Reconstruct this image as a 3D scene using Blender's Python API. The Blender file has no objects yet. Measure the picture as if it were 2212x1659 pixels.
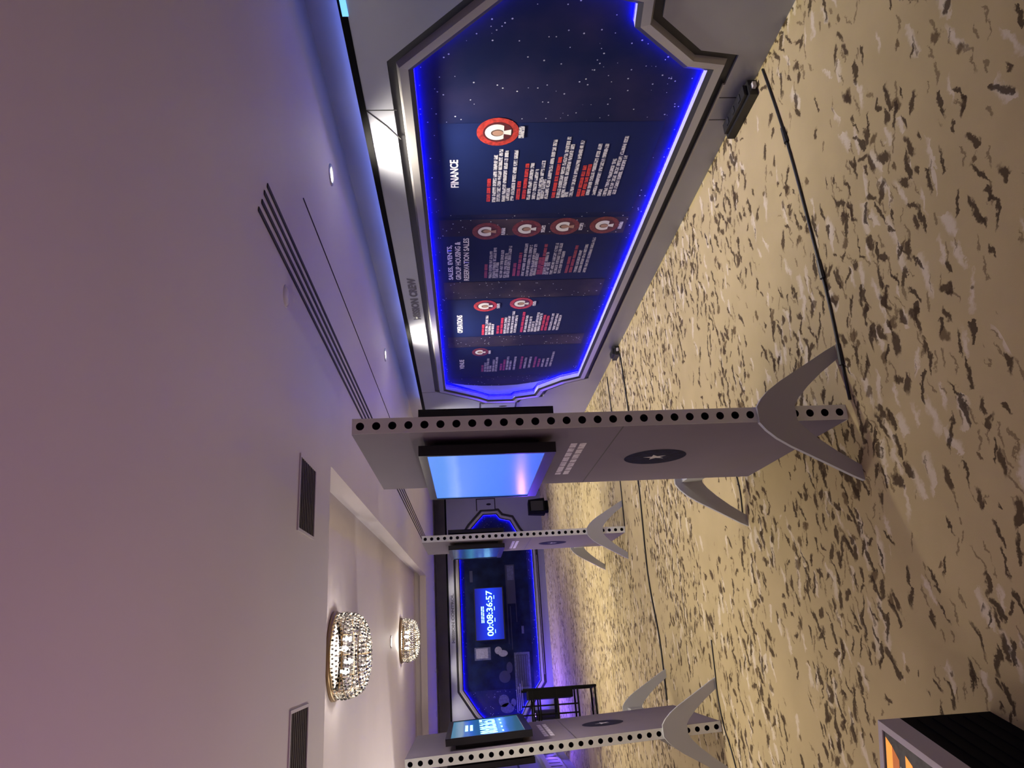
import bpy, bmesh, math, random
from mathutils import Vector, Matrix
from mathutils.geometry import tessellate_polygon
random.seed(7)
S = bpy.context.scene
C = S.collection
PI = math.pi

# ------------------------------------------------------------------ camera
# the photograph is a phone picture stored on its side: the camera is rolled by about 90 degrees
F_PX, IMG_W = 1532.0, 2212.0
AX = [(0.942, -0.060, 0.331), (-0.334, -0.056, 0.941), (-0.038, -0.997, -0.073)]   # world rows: right, depth, up
row = [Vector(a) for a in AX]
row[1].normalize()
row[0] = (row[0] - row[1]*row[0].dot(row[1])).normalized()
row[2] = row[0].cross(row[1])
img_right = Vector((row[0].y, row[1].y, row[2].y))
img_up = Vector((row[0].x, row[1].x, row[2].x))
back = -Vector((row[0].z, row[1].z, row[2].z))
cam = bpy.data.cameras.new('camera')
cam.sensor_fit = 'HORIZONTAL'; cam.sensor_width = 36.0; cam.lens = 36.0*F_PX/IMG_W
cam.clip_start = 0.02
co = bpy.data.objects.new('camera', cam); C.objects.link(co)
M = Matrix.Identity(4)
for i in range(3):
    M[i][0] = img_right[i]; M[i][1] = img_up[i]; M[i][2] = back[i]
M[0][3], M[1][3], M[2][3] = 0.0, 0.0, 1.56
co.matrix_world = M
S.camera = co

# ------------------------------------------------------------------ world and exposure
w = bpy.data.worlds.new('world'); S.world = w; w.use_nodes = True
w.node_tree.nodes['Background'].inputs[0].default_value = (0.55, 0.45, 0.6, 1)
w.node_tree.nodes['Background'].inputs[1].default_value = 0.02
S.view_settings.view_transform = 'Standard'; S.view_settings.look = 'None'
S.view_settings.gamma = 1.0; S.view_settings.use_curve_mapping = False
S.view_settings.exposure = 0.80

CEIL = 2.22          # soffit height
COFF = 2.40          # height inside the raised coffer
P_DOWN = 92.0        # recessed downlights
P_CHAND = 42.0       # lamps inside the chandeliers
P_UP = 100.0          # coloured uplights on the floor, and the added fill ones

# ------------------------------------------------------------------ materials
def new_mat(name):
    m = bpy.data.materials.new(name); m.use_nodes = True
    nt = m.node_tree
    return m, nt, nt.nodes['Principled BSDF']
def mat(name, col, rough=0.6, metal=0.0, var=0.0, vscale=8.0, bump=0.0, bscale=60.0, emit=None, es=0.0, spec=None):
    m, nt, b = new_mat(name)
    b.inputs['Base Color'].default_value = (*col, 1)
    b.inputs['Roughness'].default_value = rough
    b.inputs['Metallic'].default_value = metal
    if spec is not None: b.inputs['Specular IOR Level'].default_value = spec
    tc = nt.nodes.new('ShaderNodeTexCoord')
    if var:
        n = nt.nodes.new('ShaderNodeTexNoise'); n.inputs['Scale'].default_value = vscale; n.inputs['Detail'].default_value = 3
        nt.links.new(tc.outputs['Object'], n.inputs['Vector'])
        r = nt.nodes.new('ShaderNodeValToRGB')
        r.color_ramp.elements[0].position = 0.3; r.color_ramp.elements[1].position = 0.7
        r.color_ramp.elements[0].color = (*[c*(1-var) for c in col], 1)
        r.color_ramp.elements[1].color = (*[min(1, c*(1+var)) for c in col], 1)
        nt.links.new(n.outputs['Fac'], r.inputs['Fac']); nt.links.new(r.outputs['Color'], b.inputs['Base Color'])
    if bump:
        n2 = nt.nodes.new('ShaderNodeTexNoise'); n2.inputs['Scale'].default_value = bscale
        nt.links.new(tc.outputs['Object'], n2.inputs['Vector'])
        bp = nt.nodes.new('ShaderNodeBump'); bp.inputs['Strength'].default_value = bump; bp.inputs['Distance'].default_value = 0.004
        nt.links.new(n2.outputs['Fac'], bp.inputs['Height']); nt.links.new(bp.outputs['Normal'], b.inputs['Normal'])
    if emit:
        b.inputs['Emission Color'].default_value = (*emit, 1); b.inputs['Emission Strength'].default_value = es
    return m

def math_node(nt, op, a, b=None, c=None, clamp=False):
    n = nt.nodes.new('ShaderNodeMath'); n.operation = op; n.use_clamp = clamp
    for i, v in enumerate((a, b, c)):
        if v is None: continue
        if isinstance(v, (int, float)): n.inputs[i].default_value = v
        else: nt.links.new(v, n.inputs[i])
    return n.outputs[0]

def carpet_material():
    m, nt, b = new_mat('carpet')
    L = nt.links
    tc = nt.nodes.new('ShaderNodeTexCoord')
    # warp so that the flecks become crooked brush strokes
    wn = nt.nodes.new('ShaderNodeTexNoise'); wn.inputs['Scale'].default_value = 16; wn.inputs['Detail'].default_value = 4; wn.inputs['Roughness'].default_value = 0.65
    L.new(tc.outputs['Object'], wn.inputs['Vector'])
    sub = nt.nodes.new('ShaderNodeVectorMath'); sub.operation = 'SUBTRACT'; L.new(wn.outputs['Color'], sub.inputs[0]); sub.inputs[1].default_value = (.5, .5, .5)
    sc = nt.nodes.new('ShaderNodeVectorMath'); sc.operation = 'SCALE'; L.new(sub.outputs[0], sc.inputs[0]); sc.inputs['Scale'].default_value = 0.085
    ad = nt.nodes.new('ShaderNodeVectorMath'); ad.operation = 'ADD'; L.new(tc.outputs['Object'], ad.inputs[0]); L.new(sc.outputs[0], ad.inputs[1])
    P = ad.outputs[0]
    # where the flecks gather: drifts lying across the hall
    mp = nt.nodes.new('ShaderNodeMapping'); mp.inputs['Scale'].default_value = (0.55, 1.25, 1); mp.inputs['Rotation'].default_value = (0, 0, 0.12)
    L.new(tc.outputs['Object'], mp.inputs['Vector'])
    dn = nt.nodes.new('ShaderNodeTexNoise'); dn.inputs['Scale'].default_value = 1.0; dn.inputs['Detail'].default_value = 3; dn.inputs['Roughness'].default_value = 0.6
    L.new(mp.outputs[0], dn.inputs['Vector'])
    dens = nt.nodes.new('ShaderNodeMapRange'); L.new(dn.outputs['Fac'], dens.inputs[0])
    dens.inputs[1].default_value = 0.40; dens.inputs[2].default_value = 0.58; dens.inputs[3].default_value = 0.10; dens.inputs[4].default_value = 1.0
    D = dens.outputs[0]
    def layer(cell, lx, ly, off, spread, dmul, soft):
        o = nt.nodes.new('ShaderNodeVectorMath'); o.operation = 'ADD'; L.new(P, o.inputs[0]); o.inputs[1].default_value = (off, off*1.7, 0)
        s = nt.nodes.new('ShaderNodeVectorMath'); s.operation = 'MULTIPLY'; L.new(o.outputs[0], s.inputs[0]); s.inputs[1].default_value = (1/cell*0.75, 1/cell, 0)
        v = nt.nodes.new('ShaderNodeTexVoronoi'); v.voronoi_dimensions = '2D'; v.inputs['Scale'].default_value = 1.0
        L.new(s.outputs[0], v.inputs['Vector'])
        d = nt.nodes.new('ShaderNodeVectorMath'); d.operation = 'SUBTRACT'; L.new(s.outputs[0], d.inputs[0]); L.new(v.outputs['Position'], d.inputs[1])
        dm = nt.nodes.new('ShaderNodeVectorMath'); dm.operation = 'MULTIPLY'; L.new(d.outputs[0], dm.inputs[0]); dm.inputs[1].default_value = (cell/0.75, cell, 0)
        sp = nt.nodes.new('ShaderNodeSeparateColor'); L.new(v.outputs['Color'], sp.inputs[0])
        ang = math_node(nt, 'MULTIPLY', math_node(nt, 'SUBTRACT', sp.outputs[0], 0.5), spread)
        r = nt.nodes.new('ShaderNodeVectorRotate'); r.rotation_type = 'Z_AXIS'; L.new(dm.outputs[0], r.inputs['Vector']); L.new(ang, r.inputs['Angle'])
        e = nt.nodes.new('ShaderNodeVectorMath'); e.operation = 'MULTIPLY'; L.new(r.outputs[0], e.inputs[0]); e.inputs[1].default_value = (1/lx, 1/ly, 0)
        ln = nt.nodes.new('ShaderNodeVectorMath'); ln.operation = 'LENGTH'; L.new(e.outputs[0], ln.inputs[0])
        size = math_node(nt, 'MULTIPLY_ADD', sp.outputs[2], 0.8, 0.5)
        q = math_node(nt, 'DIVIDE', ln.outputs['Value'], size)
        mr = nt.nodes.new('ShaderNodeMapRange'); mr.interpolation_type = 'SMOOTHSTEP'; L.new(q, mr.inputs[0])
        mr.inputs[1].default_value = 1.0-soft; mr.inputs[2].default_value = 1.0+soft; mr.inputs[3].default_value = 1; mr.inputs[4].default_value = 0
        pres = math_node(nt, 'LESS_THAN', sp.outputs[1], math_node(nt, 'MULTIPLY', D, dmul))
        return math_node(nt, 'MULTIPLY', mr.outputs[0], pres, clamp=True)
    big = layer(0.064, 0.034, 0.0135, 0.0, 2.2, 0.56, 0.30)
    thin = layer(0.070, 0.066, 0.010, 3.3, 1.2, 0.58, 0.35)
    dots = layer(0.080, 0.020, 0.017, 7.1, 3.0, 0.25, 0.30)
    hair = layer(0.045, 0.045, 0.005, 17.7, 1.2, 0.45, 0.40)
    pale = layer(0.080, 0.070, 0.014, 11.9, 0.9, 0.50, 0.7)
    bn = nt.nodes.new('ShaderNodeTexNoise'); bn.inputs['Scale'].default_value = 3.5; bn.inputs['Detail'].default_value = 4
    L.new(tc.outputs['Object'], bn.inputs['Vector'])
    base = nt.nodes.new('ShaderNodeMix'); base.data_type = 'RGBA'
    L.new(bn.outputs['Fac'], base.inputs[0])
    base.inputs[6].default_value = (0.40, 0.325, 0.175, 1); base.inputs[7].default_value = (0.53, 0.435, 0.245, 1)
    def over(prev, mask, col, k):
        x = nt.nodes.new('ShaderNodeMix'); x.data_type = 'RGBA'
        L.new(math_node(nt, 'MULTIPLY', mask, k), x.inputs[0]); L.new(prev, x.inputs[6]); x.inputs[7].default_value = (*col, 1)
        return x.outputs[2]
    c = over(base.outputs[2], pale, (0.78, 0.73, 0.63), 0.5)
    c = over(c, hair, (0.10, 0.065, 0.03), 0.6)
    c = over(c, dots, (0.09, 0.055, 0.025), 0.8)
    c = over(c, thin, (0.045, 0.028, 0.015), 0.9)
    c = over(c, big, (0.055, 0.034, 0.018), 0.9)
    L.new(c, b.inputs['Base Color'])
    b.inputs['Roughness'].default_value = 0.9; b.inputs['Specular IOR Level'].default_value = 0.15
    pn = nt.nodes.new('ShaderNodeTexNoise'); pn.inputs['Scale'].default_value = 420
    L.new(tc.outputs['Object'], pn.inputs['Vector'])
    bp = nt.nodes.new('ShaderNodeBump'); bp.inputs['Strength'].default_value = 0.35; bp.inputs['Distance'].default_value = 0.004
    L.new(pn.outputs['Fac'], bp.inputs['Height']); L.new(bp.outputs['Normal'], b.inputs['Normal'])
    return m

def starfield(name, base, haze, stars=0.75):
    """dark printed night sky: fine stars on navy with faint clouds"""
    m, nt, b = new_mat(name); L = nt.links
    tc = nt.nodes.new('ShaderNodeTexCoord')
    n = nt.nodes.new('ShaderNodeTexNoise'); n.inputs['Scale'].default_value = 2.2; n.inputs['Detail'].default_value = 6
    L.new(tc.outputs['Object'], n.inputs['Vector'])
    r = nt.nodes.new('ShaderNodeValToRGB'); r.color_ramp.elements[0].position = 0.42; r.color_ramp.elements[1].position = 0.72
    r.color_ramp.elements[0].color = (*base, 1); r.color_ramp.elements[1].color = (*haze, 1)
    L.new(n.outputs['Fac'], r.inputs['Fac'])
    prev = r.outputs['Color']
    for sc, th in ((21, 0.20), (48, 0.22)):
        v = nt.nodes.new('ShaderNodeTexVoronoi'); v.inputs['Scale'].default_value = sc; L.new(tc.outputs['Object'], v.inputs['Vector'])
        sp = nt.nodes.new('ShaderNodeSeparateColor'); L.new(v.outputs['Color'], sp.inputs[0])
        near = math_node(nt, 'LESS_THAN', v.outputs['Distance'], math_node(nt, 'MULTIPLY', sp.outputs[1], th))
        k = math_node(nt, 'MULTIPLY', near, math_node(nt, 'LESS_THAN', sp.outputs[0], 0.24))
        x = nt.nodes.new('ShaderNodeMix'); x.data_type = 'RGBA'
        L.new(math_node(nt, 'MULTIPLY', k, stars), x.inputs[0]); L.new(prev, x.inputs[6]); x.inputs[7].default_value = (0.75, 0.8, 0.9, 1)
        prev = x.outputs[2]
    L.new(prev, b.inputs['Base Color'])
    b.inputs['Roughness'].default_value = 0.6; b.inputs['Specular IOR Level'].default_value = 0.12
    return m

def text_print(name, ink, ground, freq=90.0):
    """illegibly small print: letter sized flicker between ink and ground"""
    m, nt, b = new_mat(name); L = nt.links
    tc = nt.nodes.new('ShaderNodeTexCoord')
    mp = nt.nodes.new('ShaderNodeMapping'); mp.inputs['Scale'].default_value = (freq, freq, freq*0.8); L.new(tc.outputs['Object'], mp.inputs['Vector'])
    n = nt.nodes.new('ShaderNodeTexNoise'); n.inputs['Scale'].default_value = 1.0; n.inputs['Detail'].default_value = 1.5
    L.new(mp.outputs[0], n.inputs['Vector'])
    r = nt.nodes.new('ShaderNodeValToRGB'); r.color_ramp.elements[0].position = 0.36; r.color_ramp.elements[1].position = 0.50
    r.color_ramp.elements[0].color = (*ground, 1); r.color_ramp.elements[1].color = (*ink, 1)
    L.new(n.outputs['Fac'], r.inputs['Fac']); L.new(r.outputs['Color'], b.inputs['Base Color'])
    b.inputs['Roughness'].default_value = 0.45
    return m

def emit_mat(name, col, strength):
    m, nt, b = new_mat(name)
    b.inputs['Base Color'].default_value = (*[min(c, .8) for c in col], 1); b.inputs['Roughness'].default_value = 0.3
    b.inputs['Emission Color'].default_value = (*col, 1); b.inputs['Emission Strength'].default_value = strength
    return m

def screen_mat(name, c0, c1, strength, axis='Z', scale=1.2, ramp=None):
    """lit monitor picture: soft bands running across the picture"""
    m, nt, b = new_mat(name); L = nt.links
    tc = nt.nodes.new('ShaderNodeTexCoord')
    sx = nt.nodes.new('ShaderNodeSeparateXYZ'); L.new(tc.outputs['Generated'], sx.inputs[0])
    n = nt.nodes.new('ShaderNodeTexNoise'); n.inputs['Scale'].default_value = 3; L.new(tc.outputs['Generated'], n.inputs['Vector'])
    h = math_node(nt, 'ADD', sx.outputs['Z'], math_node(nt, 'MULTIPLY', math_node(nt, 'SUBTRACT', n.outputs['Fac'], 0.5), 0.06))
    r = nt.nodes.new('ShaderNodeValToRGB')
    els = ramp or [(0.0, c0), (1.0, c1)]
    while len(r.color_ramp.elements) < len(els): r.color_ramp.elements.new(0.5)
    for e, (p, c) in zip(r.color_ramp.elements, els): e.position = p; e.color = (*c, 1)
    L.new(h, r.inputs['Fac'])
    b.inputs['Base Color'].default_value = (0.01, 0.01, 0.015, 1); b.inputs['Roughness'].default_value = 0.15
    L.new(r.outputs['Color'], b.inputs['Emission Color']); b.inputs['Emission Strength'].default_value = strength
    return m

def slot_mat():
    return mat('slot_dark', (0.012, 0.008, 0.010), 0.7)

MAT = dict(
    carpet=carpet_material(),
    ceiling=mat('ceiling_paint', (0.62, 0.58, 0.58), 0.55, var=0.03, vscale=1.3),
    coffer=mat('coffer_paint', (0.60, 0.54, 0.56), 0.6, var=0.03, vscale=1.5),
    room_wall=mat('room_wall_paint', (0.55, 0.54, 0.60), 0.7, var=0.04, vscale=3),
    back_wall=mat('back_wall_paint', (0.50, 0.45, 0.48), 0.8, var=0.1, vscale=3),
    panel=mat('display_panel', (0.34, 0.355, 0.43), 0.36, metal=0.25, var=0.04, vscale=2.5),
    groove=mat('panel_groove', (0.018, 0.018, 0.022), 0.5),
    ring=mat('panel_ring', (0.36, 0.35, 0.37), 0.3, metal=0.3),
    liner=mat('recess_liner', (0.55, 0.55, 0.62), 0.5),
    led=emit_mat('blue_led', (0.0008, 0.0004, 1.0), 34.0),
    print_sky=starfield('printed_night_sky', (0.005, 0.011, 0.062), (0.026, 0.024, 0.080)),
    print_col=mat('printed_navy', (0.008, 0.016, 0.085), 0.6, spec=0.12, var=0.15, vscale=2),
    print_strip=starfield('printed_star_strip', (0.020, 0.018, 0.055), (0.075, 0.055, 0.085)),
    print_console=mat('printed_console', (0.005, 0.010, 0.040), 0.6, spec=0.12, var=0.5, vscale=5),
    ink_white=mat('ink_white', (0.80, 0.80, 0.86), 0.5),
    ink_dark=mat('ink_dark', (0.12, 0.12, 0.15), 0.5),
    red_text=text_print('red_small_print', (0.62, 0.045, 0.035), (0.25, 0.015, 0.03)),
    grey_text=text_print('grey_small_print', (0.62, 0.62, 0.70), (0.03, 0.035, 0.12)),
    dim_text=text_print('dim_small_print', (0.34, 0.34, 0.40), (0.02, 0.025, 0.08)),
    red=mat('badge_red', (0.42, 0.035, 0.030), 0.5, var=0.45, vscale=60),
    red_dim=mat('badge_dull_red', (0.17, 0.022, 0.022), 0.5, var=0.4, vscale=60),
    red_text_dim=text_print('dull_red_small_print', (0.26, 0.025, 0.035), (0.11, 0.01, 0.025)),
    dark_red=mat('badge_dark_red', (0.09, 0.012, 0.02), 0.5),
    helmet=mat('badge_white', (0.78, 0.78, 0.80), 0.5),
    skin=mat('printed_skin', (0.42, 0.25, 0.19), 0.6),
    hair=mat('printed_hair', (0.10, 0.06, 0.05), 0.6),
    crescent=mat('printed_crescent', (0.30, 0.35, 0.85), 0.5),
    kiosk=mat('kiosk_skin', (0.165, 0.138, 0.19), 0.7, var=0.03, vscale=4),
    post=mat('kiosk_post', (0.80, 0.83, 0.78), 0.5, metal=0.1, bump=0.15, bscale=200),
    foot=mat('kiosk_foot', (0.44, 0.45, 0.46), 0.55, metal=0.1),
    hole=mat('hole_dark', (0.006, 0.006, 0.010), 0.8),
    black=mat('black_plastic', (0.010, 0.010, 0.012), 0.45),
    black_matt=mat('black_matt', (0.004, 0.004, 0.005), 0.8, spec=0.1),
    bezel=mat('bezel', (0.02, 0.02, 0.024), 0.25),
    emblem=mat('emblem_navy', (0.008, 0.009, 0.035), 0.7, spec=0.1, var=0.5, vscale=30),
    emblem_white=mat('emblem_white', (0.6, 0.58, 0.62), 0.6),
    kiosk_text=text_print('kiosk_small_print', (0.74, 0.70, 0.76), (0.45, 0.40, 0.47), 60),
    cable=mat('cable_rubber', (0.015, 0.017, 0.022), 0.5),
    vent=mat('vent_brown', (0.030, 0.020, 0.021), 0.6, var=0.2, vscale=10),
    vent_frame=mat('vent_frame', (0.60, 0.56, 0.56), 0.6),
    slot=slot_mat(),
    lamp=emit_mat('downlight_lens', (1.0, 0.93, 0.86), 25.0),
    lamp_small=emit_mat('downlight_lens_small', (1.0, 0.94, 0.95), 14.0),
    trim=mat('downlight_trim', (0.35, 0.35, 0.38), 0.3, metal=0.6),
    brass=mat('brass', (0.32, 0.22, 0.12), 0.35, metal=0.8),
    bulb=emit_mat('bulb', (1.0, 0.93, 0.8), 12.0),
    violet_led=emit_mat('violet_led', (0.12, 0.05, 1.0), 12.0),
    magenta_led=emit_mat('magenta_led', (0.75, 0.5, 0.75), 6.0),
    cove_led=emit_mat('cove_led', (0.17, 0.26, 1.0), 11.0),
    cyan=emit_mat('cyan_light_leak', (0.15, 0.5, 1.0), 0.8),
    pod_white=mat('pedestal_white', (0.55, 0.52, 0.55), 0.4),
    pod_screen=mat('pedestal_glass', (0.05, 0.055, 0.05), 0.2, var=0.4, vscale=40),
    orange=emit_mat('orange_picture', (1.0, 0.33, 0.04), 0.5),
    orange_dark=emit_mat('dark_orange_picture', (0.55, 0.14, 0.015), 0.3),
    silver=emit_mat('silver_picture', (0.5, 0.5, 0.42), 0.25),
    led_text=emit_mat('countdown_text', (0.30, 0.75, 1.0), 1.6),
    console_grey=mat('printed_grey', (0.07, 0.08, 0.16), 0.5, var=0.3, vscale=30),
    console_pale=mat('printed_pale', (0.26, 0.26, 0.34), 0.5, var=0.2, vscale=30),
    console_line=mat('printed_line', (0.022, 0.026, 0.07), 0.5),
)
def crystal_material():
    m, nt, b = new_mat('crystal'); L = nt.links
    b.inputs['Base Color'].default_value = (0.92, 0.90, 0.84, 1); b.inputs['Roughness'].default_value = 0.12
    tr = nt.nodes.new('ShaderNodeBsdfTranslucent')
    tc = nt.nodes.new('ShaderNodeTexCoord'); v = nt.nodes.new('ShaderNodeTexVoronoi'); v.inputs['Scale'].default_value = 55
    L.new(tc.outputs['Object'], v.inputs['Vector'])
    sp = nt.nodes.new('ShaderNodeSeparateColor'); L.new(v.outputs['Color'], sp.inputs[0])
    rp = nt.nodes.new('ShaderNodeValToRGB'); rp.color_ramp.elements[0].position = 0.25; rp.color_ramp.elements[1].position = 0.95
    rp.color_ramp.elements[0].color = (0.03, 0.03, 0.03, 1); rp.color_ramp.elements[1].color = (0.85, 0.82, 0.75, 1)
    L.new(sp.outputs[0], rp.inputs['Fac']); L.new(rp.outputs['Color'], tr.inputs[0]); L.new(rp.outputs['Color'], b.inputs['Base Color'])
    mx = nt.nodes.new('ShaderNodeMixShader'); mx.inputs[0].default_value = 0.30
    L.new(b.outputs[0], mx.inputs[1]); L.new(tr.outputs[0], mx.inputs[2])
    L.new(mx.outputs[0], nt.nodes['Material Output'].inputs['Surface'])
    return m
MAT['crystal'] = crystal_material()
MAT['scr_count'] = screen_mat('countdown_screen', (0, 0, 0), (0, 0, 0), 1.0, ramp=[(0.0, (0.004, 0.010, 0.20)), (0.45, (0.006, 0.03, 0.55)), (0.75, (0.005, 0.015, 0.38)), (1.0, (0.004, 0.006, 0.16))])
MAT['scr_blue'] = screen_mat('pale_blue_screen', (0, 0, 0), (0, 0, 0), 0.62, ramp=[(0.0, (0.06, 0.15, 0.78)), (0.35, (0.08, 0.22, 0.80)), (0.72, (0.12, 0.27, 0.88)), (0.78, (0.22, 0.38, 0.92)), (0.88, (0.12, 0.30, 0.85)), (1.0, (0.10, 0.28, 0.85))])
MAT['scr_dim'] = screen_mat('dim_screen', (0, 0, 0), (0, 0, 0), 0.5, ramp=[(0.0, (0.01, 0.015, 0.05)), (0.45, (0.02, 0.06, 0.14)), (0.6, (0.05, 0.22, 0.4)), (0.75, (0.02, 0.06, 0.14)), (1.0, (0.01, 0.03, 0.07))])
MAT['scr_teal'] = screen_mat('teal_countdown_screen', (0, 0, 0), (0, 0, 0), 0.6, ramp=[(0.0, (0.03, 0.10, 0.17)), (0.2, (0.03, 0.12, 0.20)), (0.24, (0.04, 0.12, 0.62)), (0.5, (0.03, 0.13, 0.6)), (0.62, (0.02, 0.11, 0.26)), (0.82, (0.02, 0.12, 0.45)), (0.86, (0.16, 0.26, 0.38)), (1.0, (0.06, 0.20, 0.33))])

# ------------------------------------------------------------------ mesh helpers
class MB:
    def __init__(s): s.v = []; s.f = []; s.mi = []
    def add(s, vs, fs, mi=0):
        o = len(s.v); s.v += [tuple(v) for v in vs]
        for f in fs: s.f.append([o+i for i in f]); s.mi.append(mi)
        return s
    def box(s, x0, x1, y0, y1, z0, z1, mi=0):
        vs = [(x, y, z) for z in (z0, z1) for y in (y0, y1) for x in (x0, x1)]
        return s.add(vs, [(0, 2, 3, 1), (4, 5, 7, 6), (0, 1, 5, 4), (2, 6, 7, 3), (0, 4, 6, 2), (1, 3, 7, 5)], mi)
    def flat(s, loops, f3, mi=0):
        """polygon with holes; loops of 2D points, f3 maps (a,b) to 3D"""
        L3 = [[Vector((a, b, 0)) for a, b in l] for l in loops]
        tris = tessellate_polygon(L3)
        pts = [p for l in loops for p in l]
        vs = [f3(*p) for p in pts]
        out = []
        for t in tris:
            a, b, c = (pts[i] for i in t)
            ar = (b[0]-a[0])*(c[1]-a[1])-(b[1]-a[1])*(c[0]-a[0])
            out.append(t if ar > 0 else (t[0], t[2], t[1]))
        return s.add(vs, out, mi)
    def strip(s, la, lb, fa, fb, mi=0):
        n = len(la)
        vs = [fa(*p) for p in la]+[fb(*p) for p in lb]
        return s.add(vs, [(i, (i+1) % n, n+(i+1) % n, n+i) for i in range(n)], mi)
    def prism(s, loop, fa, fb, mi=0):
        s.flat([loop], fa, mi); s.flat([loop], fb, mi); s.strip(loop, loop, fa, fb, mi); return s
    def tube(s, pts, r, n=8, mi=0, cap=True):
        pts = [Vector(p) for p in pts]; rings = []
        for i, p in enumerate(pts):
            t = (pts[min(i+1, len(pts)-1)]-pts[max(i-1, 0)]).normalized()
            a = t.orthogonal().normalized() if abs(t.z) > 0.95 else t.cross(Vector((0, 0, 1))).normalized()
            b = t.cross(a)
            rr = r[i] if isinstance(r, (list, tuple)) else r
            rings.append([p+a*math.cos(2*PI*k/n)*rr+b*math.sin(2*PI*k/n)*rr for k in range(n)])
        vs = [v for R_ in rings for v in R_]; fs = []
        for i in range(len(pts)-1):
            for k in range(n): fs.append((i*n+k, i*n+(k+1) % n, (i+1)*n+(k+1) % n, (i+1)*n+k))
        if cap: fs.append(tuple(range(n))); fs.append(tuple((len(pts)-1)*n+k for k in range(n)))
        return s.add(vs, fs, mi)
    def lathe(s, prof, n=32, c=(0, 0, 0), mi=0):
        vs = [(c[0]+r*math.cos(2*PI*k/n), c[1]+r*math.sin(2*PI*k/n), c[2]+z) for r, z in prof for k in range(n)]
        fs = [(i*n+k, i*n+(k+1) % n, (i+1)*n+(k+1) % n, (i+1)*n+k) for i in range(len(prof)-1) for k in range(n)]
        return s.add(vs, fs, mi)
    def build(s, name, m, parent=None, loc=(0, 0, 0), rot=(0, 0, 0), smooth=False, fix=True):
        me = bpy.data.meshes.new(name); me.from_pydata(s.v, [], s.f)
        for x in (m if isinstance(m, (list, tuple)) else [m]): me.materials.append(MAT[x])
        for p, i in zip(me.polygons, s.mi): p.material_index = i
        if fix:
            bm = bmesh.new(); bm.from_mesh(me); bmesh.ops.remove_doubles(bm, verts=bm.verts, dist=1e-6)
            bmesh.ops.recalc_face_normals(bm, faces=bm.faces); bm.to_mesh(me); bm.free()
        if smooth:
            for p in me.polygons: p.use_smooth = True
        o = bpy.data.objects.new(name, me); C.objects.link(o)
        o.location = loc; o.rotation_euler = rot
        if parent: o.parent = parent
        return o

def tag(o, label, cat, group=None, kind=None):
    o['label'] = label; o['category'] = cat
    if group: o['group'] = group
    if kind: o['kind'] = kind
    return o
def thing(name, label, cat, loc=(0, 0, 0), rotz=0.0, group=None):
    o = bpy.data.objects.new(name, None); C.objects.link(o); o.empty_display_size = 0.1
    o.location = loc; o.rotation_euler = (0, 0, rotz)
    return tag(o, label, cat, group)
def struct(o): o['kind'] = 'structure'; return o
def copy_tree(o, parent=None):
    c = o.copy(); C.objects.link(c); c.parent = parent
    for ch in list(o.children): copy_tree(ch, c)
    return c
def text_mesh(name, txt, size, m, parent, loc, width=None, offset=0.0, align='LEFT', extrude=0.0):
    """lettering lying in the local xz plane, facing local -y"""
    cu = bpy.data.curves.new(name, 'FONT'); cu.body = txt; cu.size = size; cu.offset = offset; cu.align_x = align
    cu.resolution_u = 3; cu.extrude = extrude
    tmp = bpy.data.objects.new('tmp', cu); C.objects.link(tmp)
    dg = bpy.context.evaluated_depsgraph_get(); dg.update()
    me = bpy.data.meshes.new_from_object(tmp.evaluated_get(dg)); me.name = name
    bpy.data.objects.remove(tmp); bpy.data.curves.remove(cu)
    xs = [v.co.x for v in me.vertices]; ys = [v.co.y for v in me.vertices]
    kx = width/(max(xs)-min(xs)) if width else 1.0
    ky = size/(max(ys)-min(ys))
    for v in me.vertices: v.co = ((v.co.x-min(xs))*kx, v.co.z, (v.co.y-min(ys))*ky)
    me.materials.clear(); me.materials.append(MAT[m])
    o = bpy.data.objects.new(name, me); C.objects.link(o); o.parent = parent; o.location = loc
    return o
def offset_loop(loop, d):
    """outward offset of a counter-clockwise loop with mitred corners"""
    n = len(loop); out = []
    for i in range(n):
        p0, p1, p2 = Vector(loop[i-1]), Vector(loop[i]), Vector(loop[(i+1) % n])
        e1 = (p1-p0).normalized(); e2 = (p2-p1).normalized()
        n1 = Vector((e1.y, -e1.x)); n2 = Vector((e2.y, -e2.x))
        b = n1+n2
        k = d/max(0.35, 1+n1.dot(n2))
        out.append((p1.x+b.x*k, p1.y+b.y*k))
    return out
def circle(cx, cz, r, n=28, rz=None):
    rz = rz or r
    return [(cx+r*math.cos(2*PI*k/n), cz+rz*math.sin(2*PI*k/n)) for k in range(n)]

# ------------------------------------------------------------------ room shell
X_L, X_R, Y_0, Y_1 = -6.5, 2.85, -4.0, 15.5
struct(MB().box(X_L, X_R, Y_0, Y_1, -0.1, 0).build('floor', 'carpet'))
struct(MB().box(X_R, X_R+0.15, Y_0, Y_1, 0, 2.6).build('wall_right', 'room_wall'))
struct(MB().box(X_L, X_R, Y_1, Y_1+0.15, 0, 2.6).build('wall_back', 'back_wall'))
struct(MB().box(X_L-0.15, X_L, Y_0, Y_1, 0, 2.6).build('wall_left', 'room_wall'))
struct(MB().box(X_L, X_R, Y_0-0.15, Y_0, 0, 2.6).build('wall_front', 'room_wall'))
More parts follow.
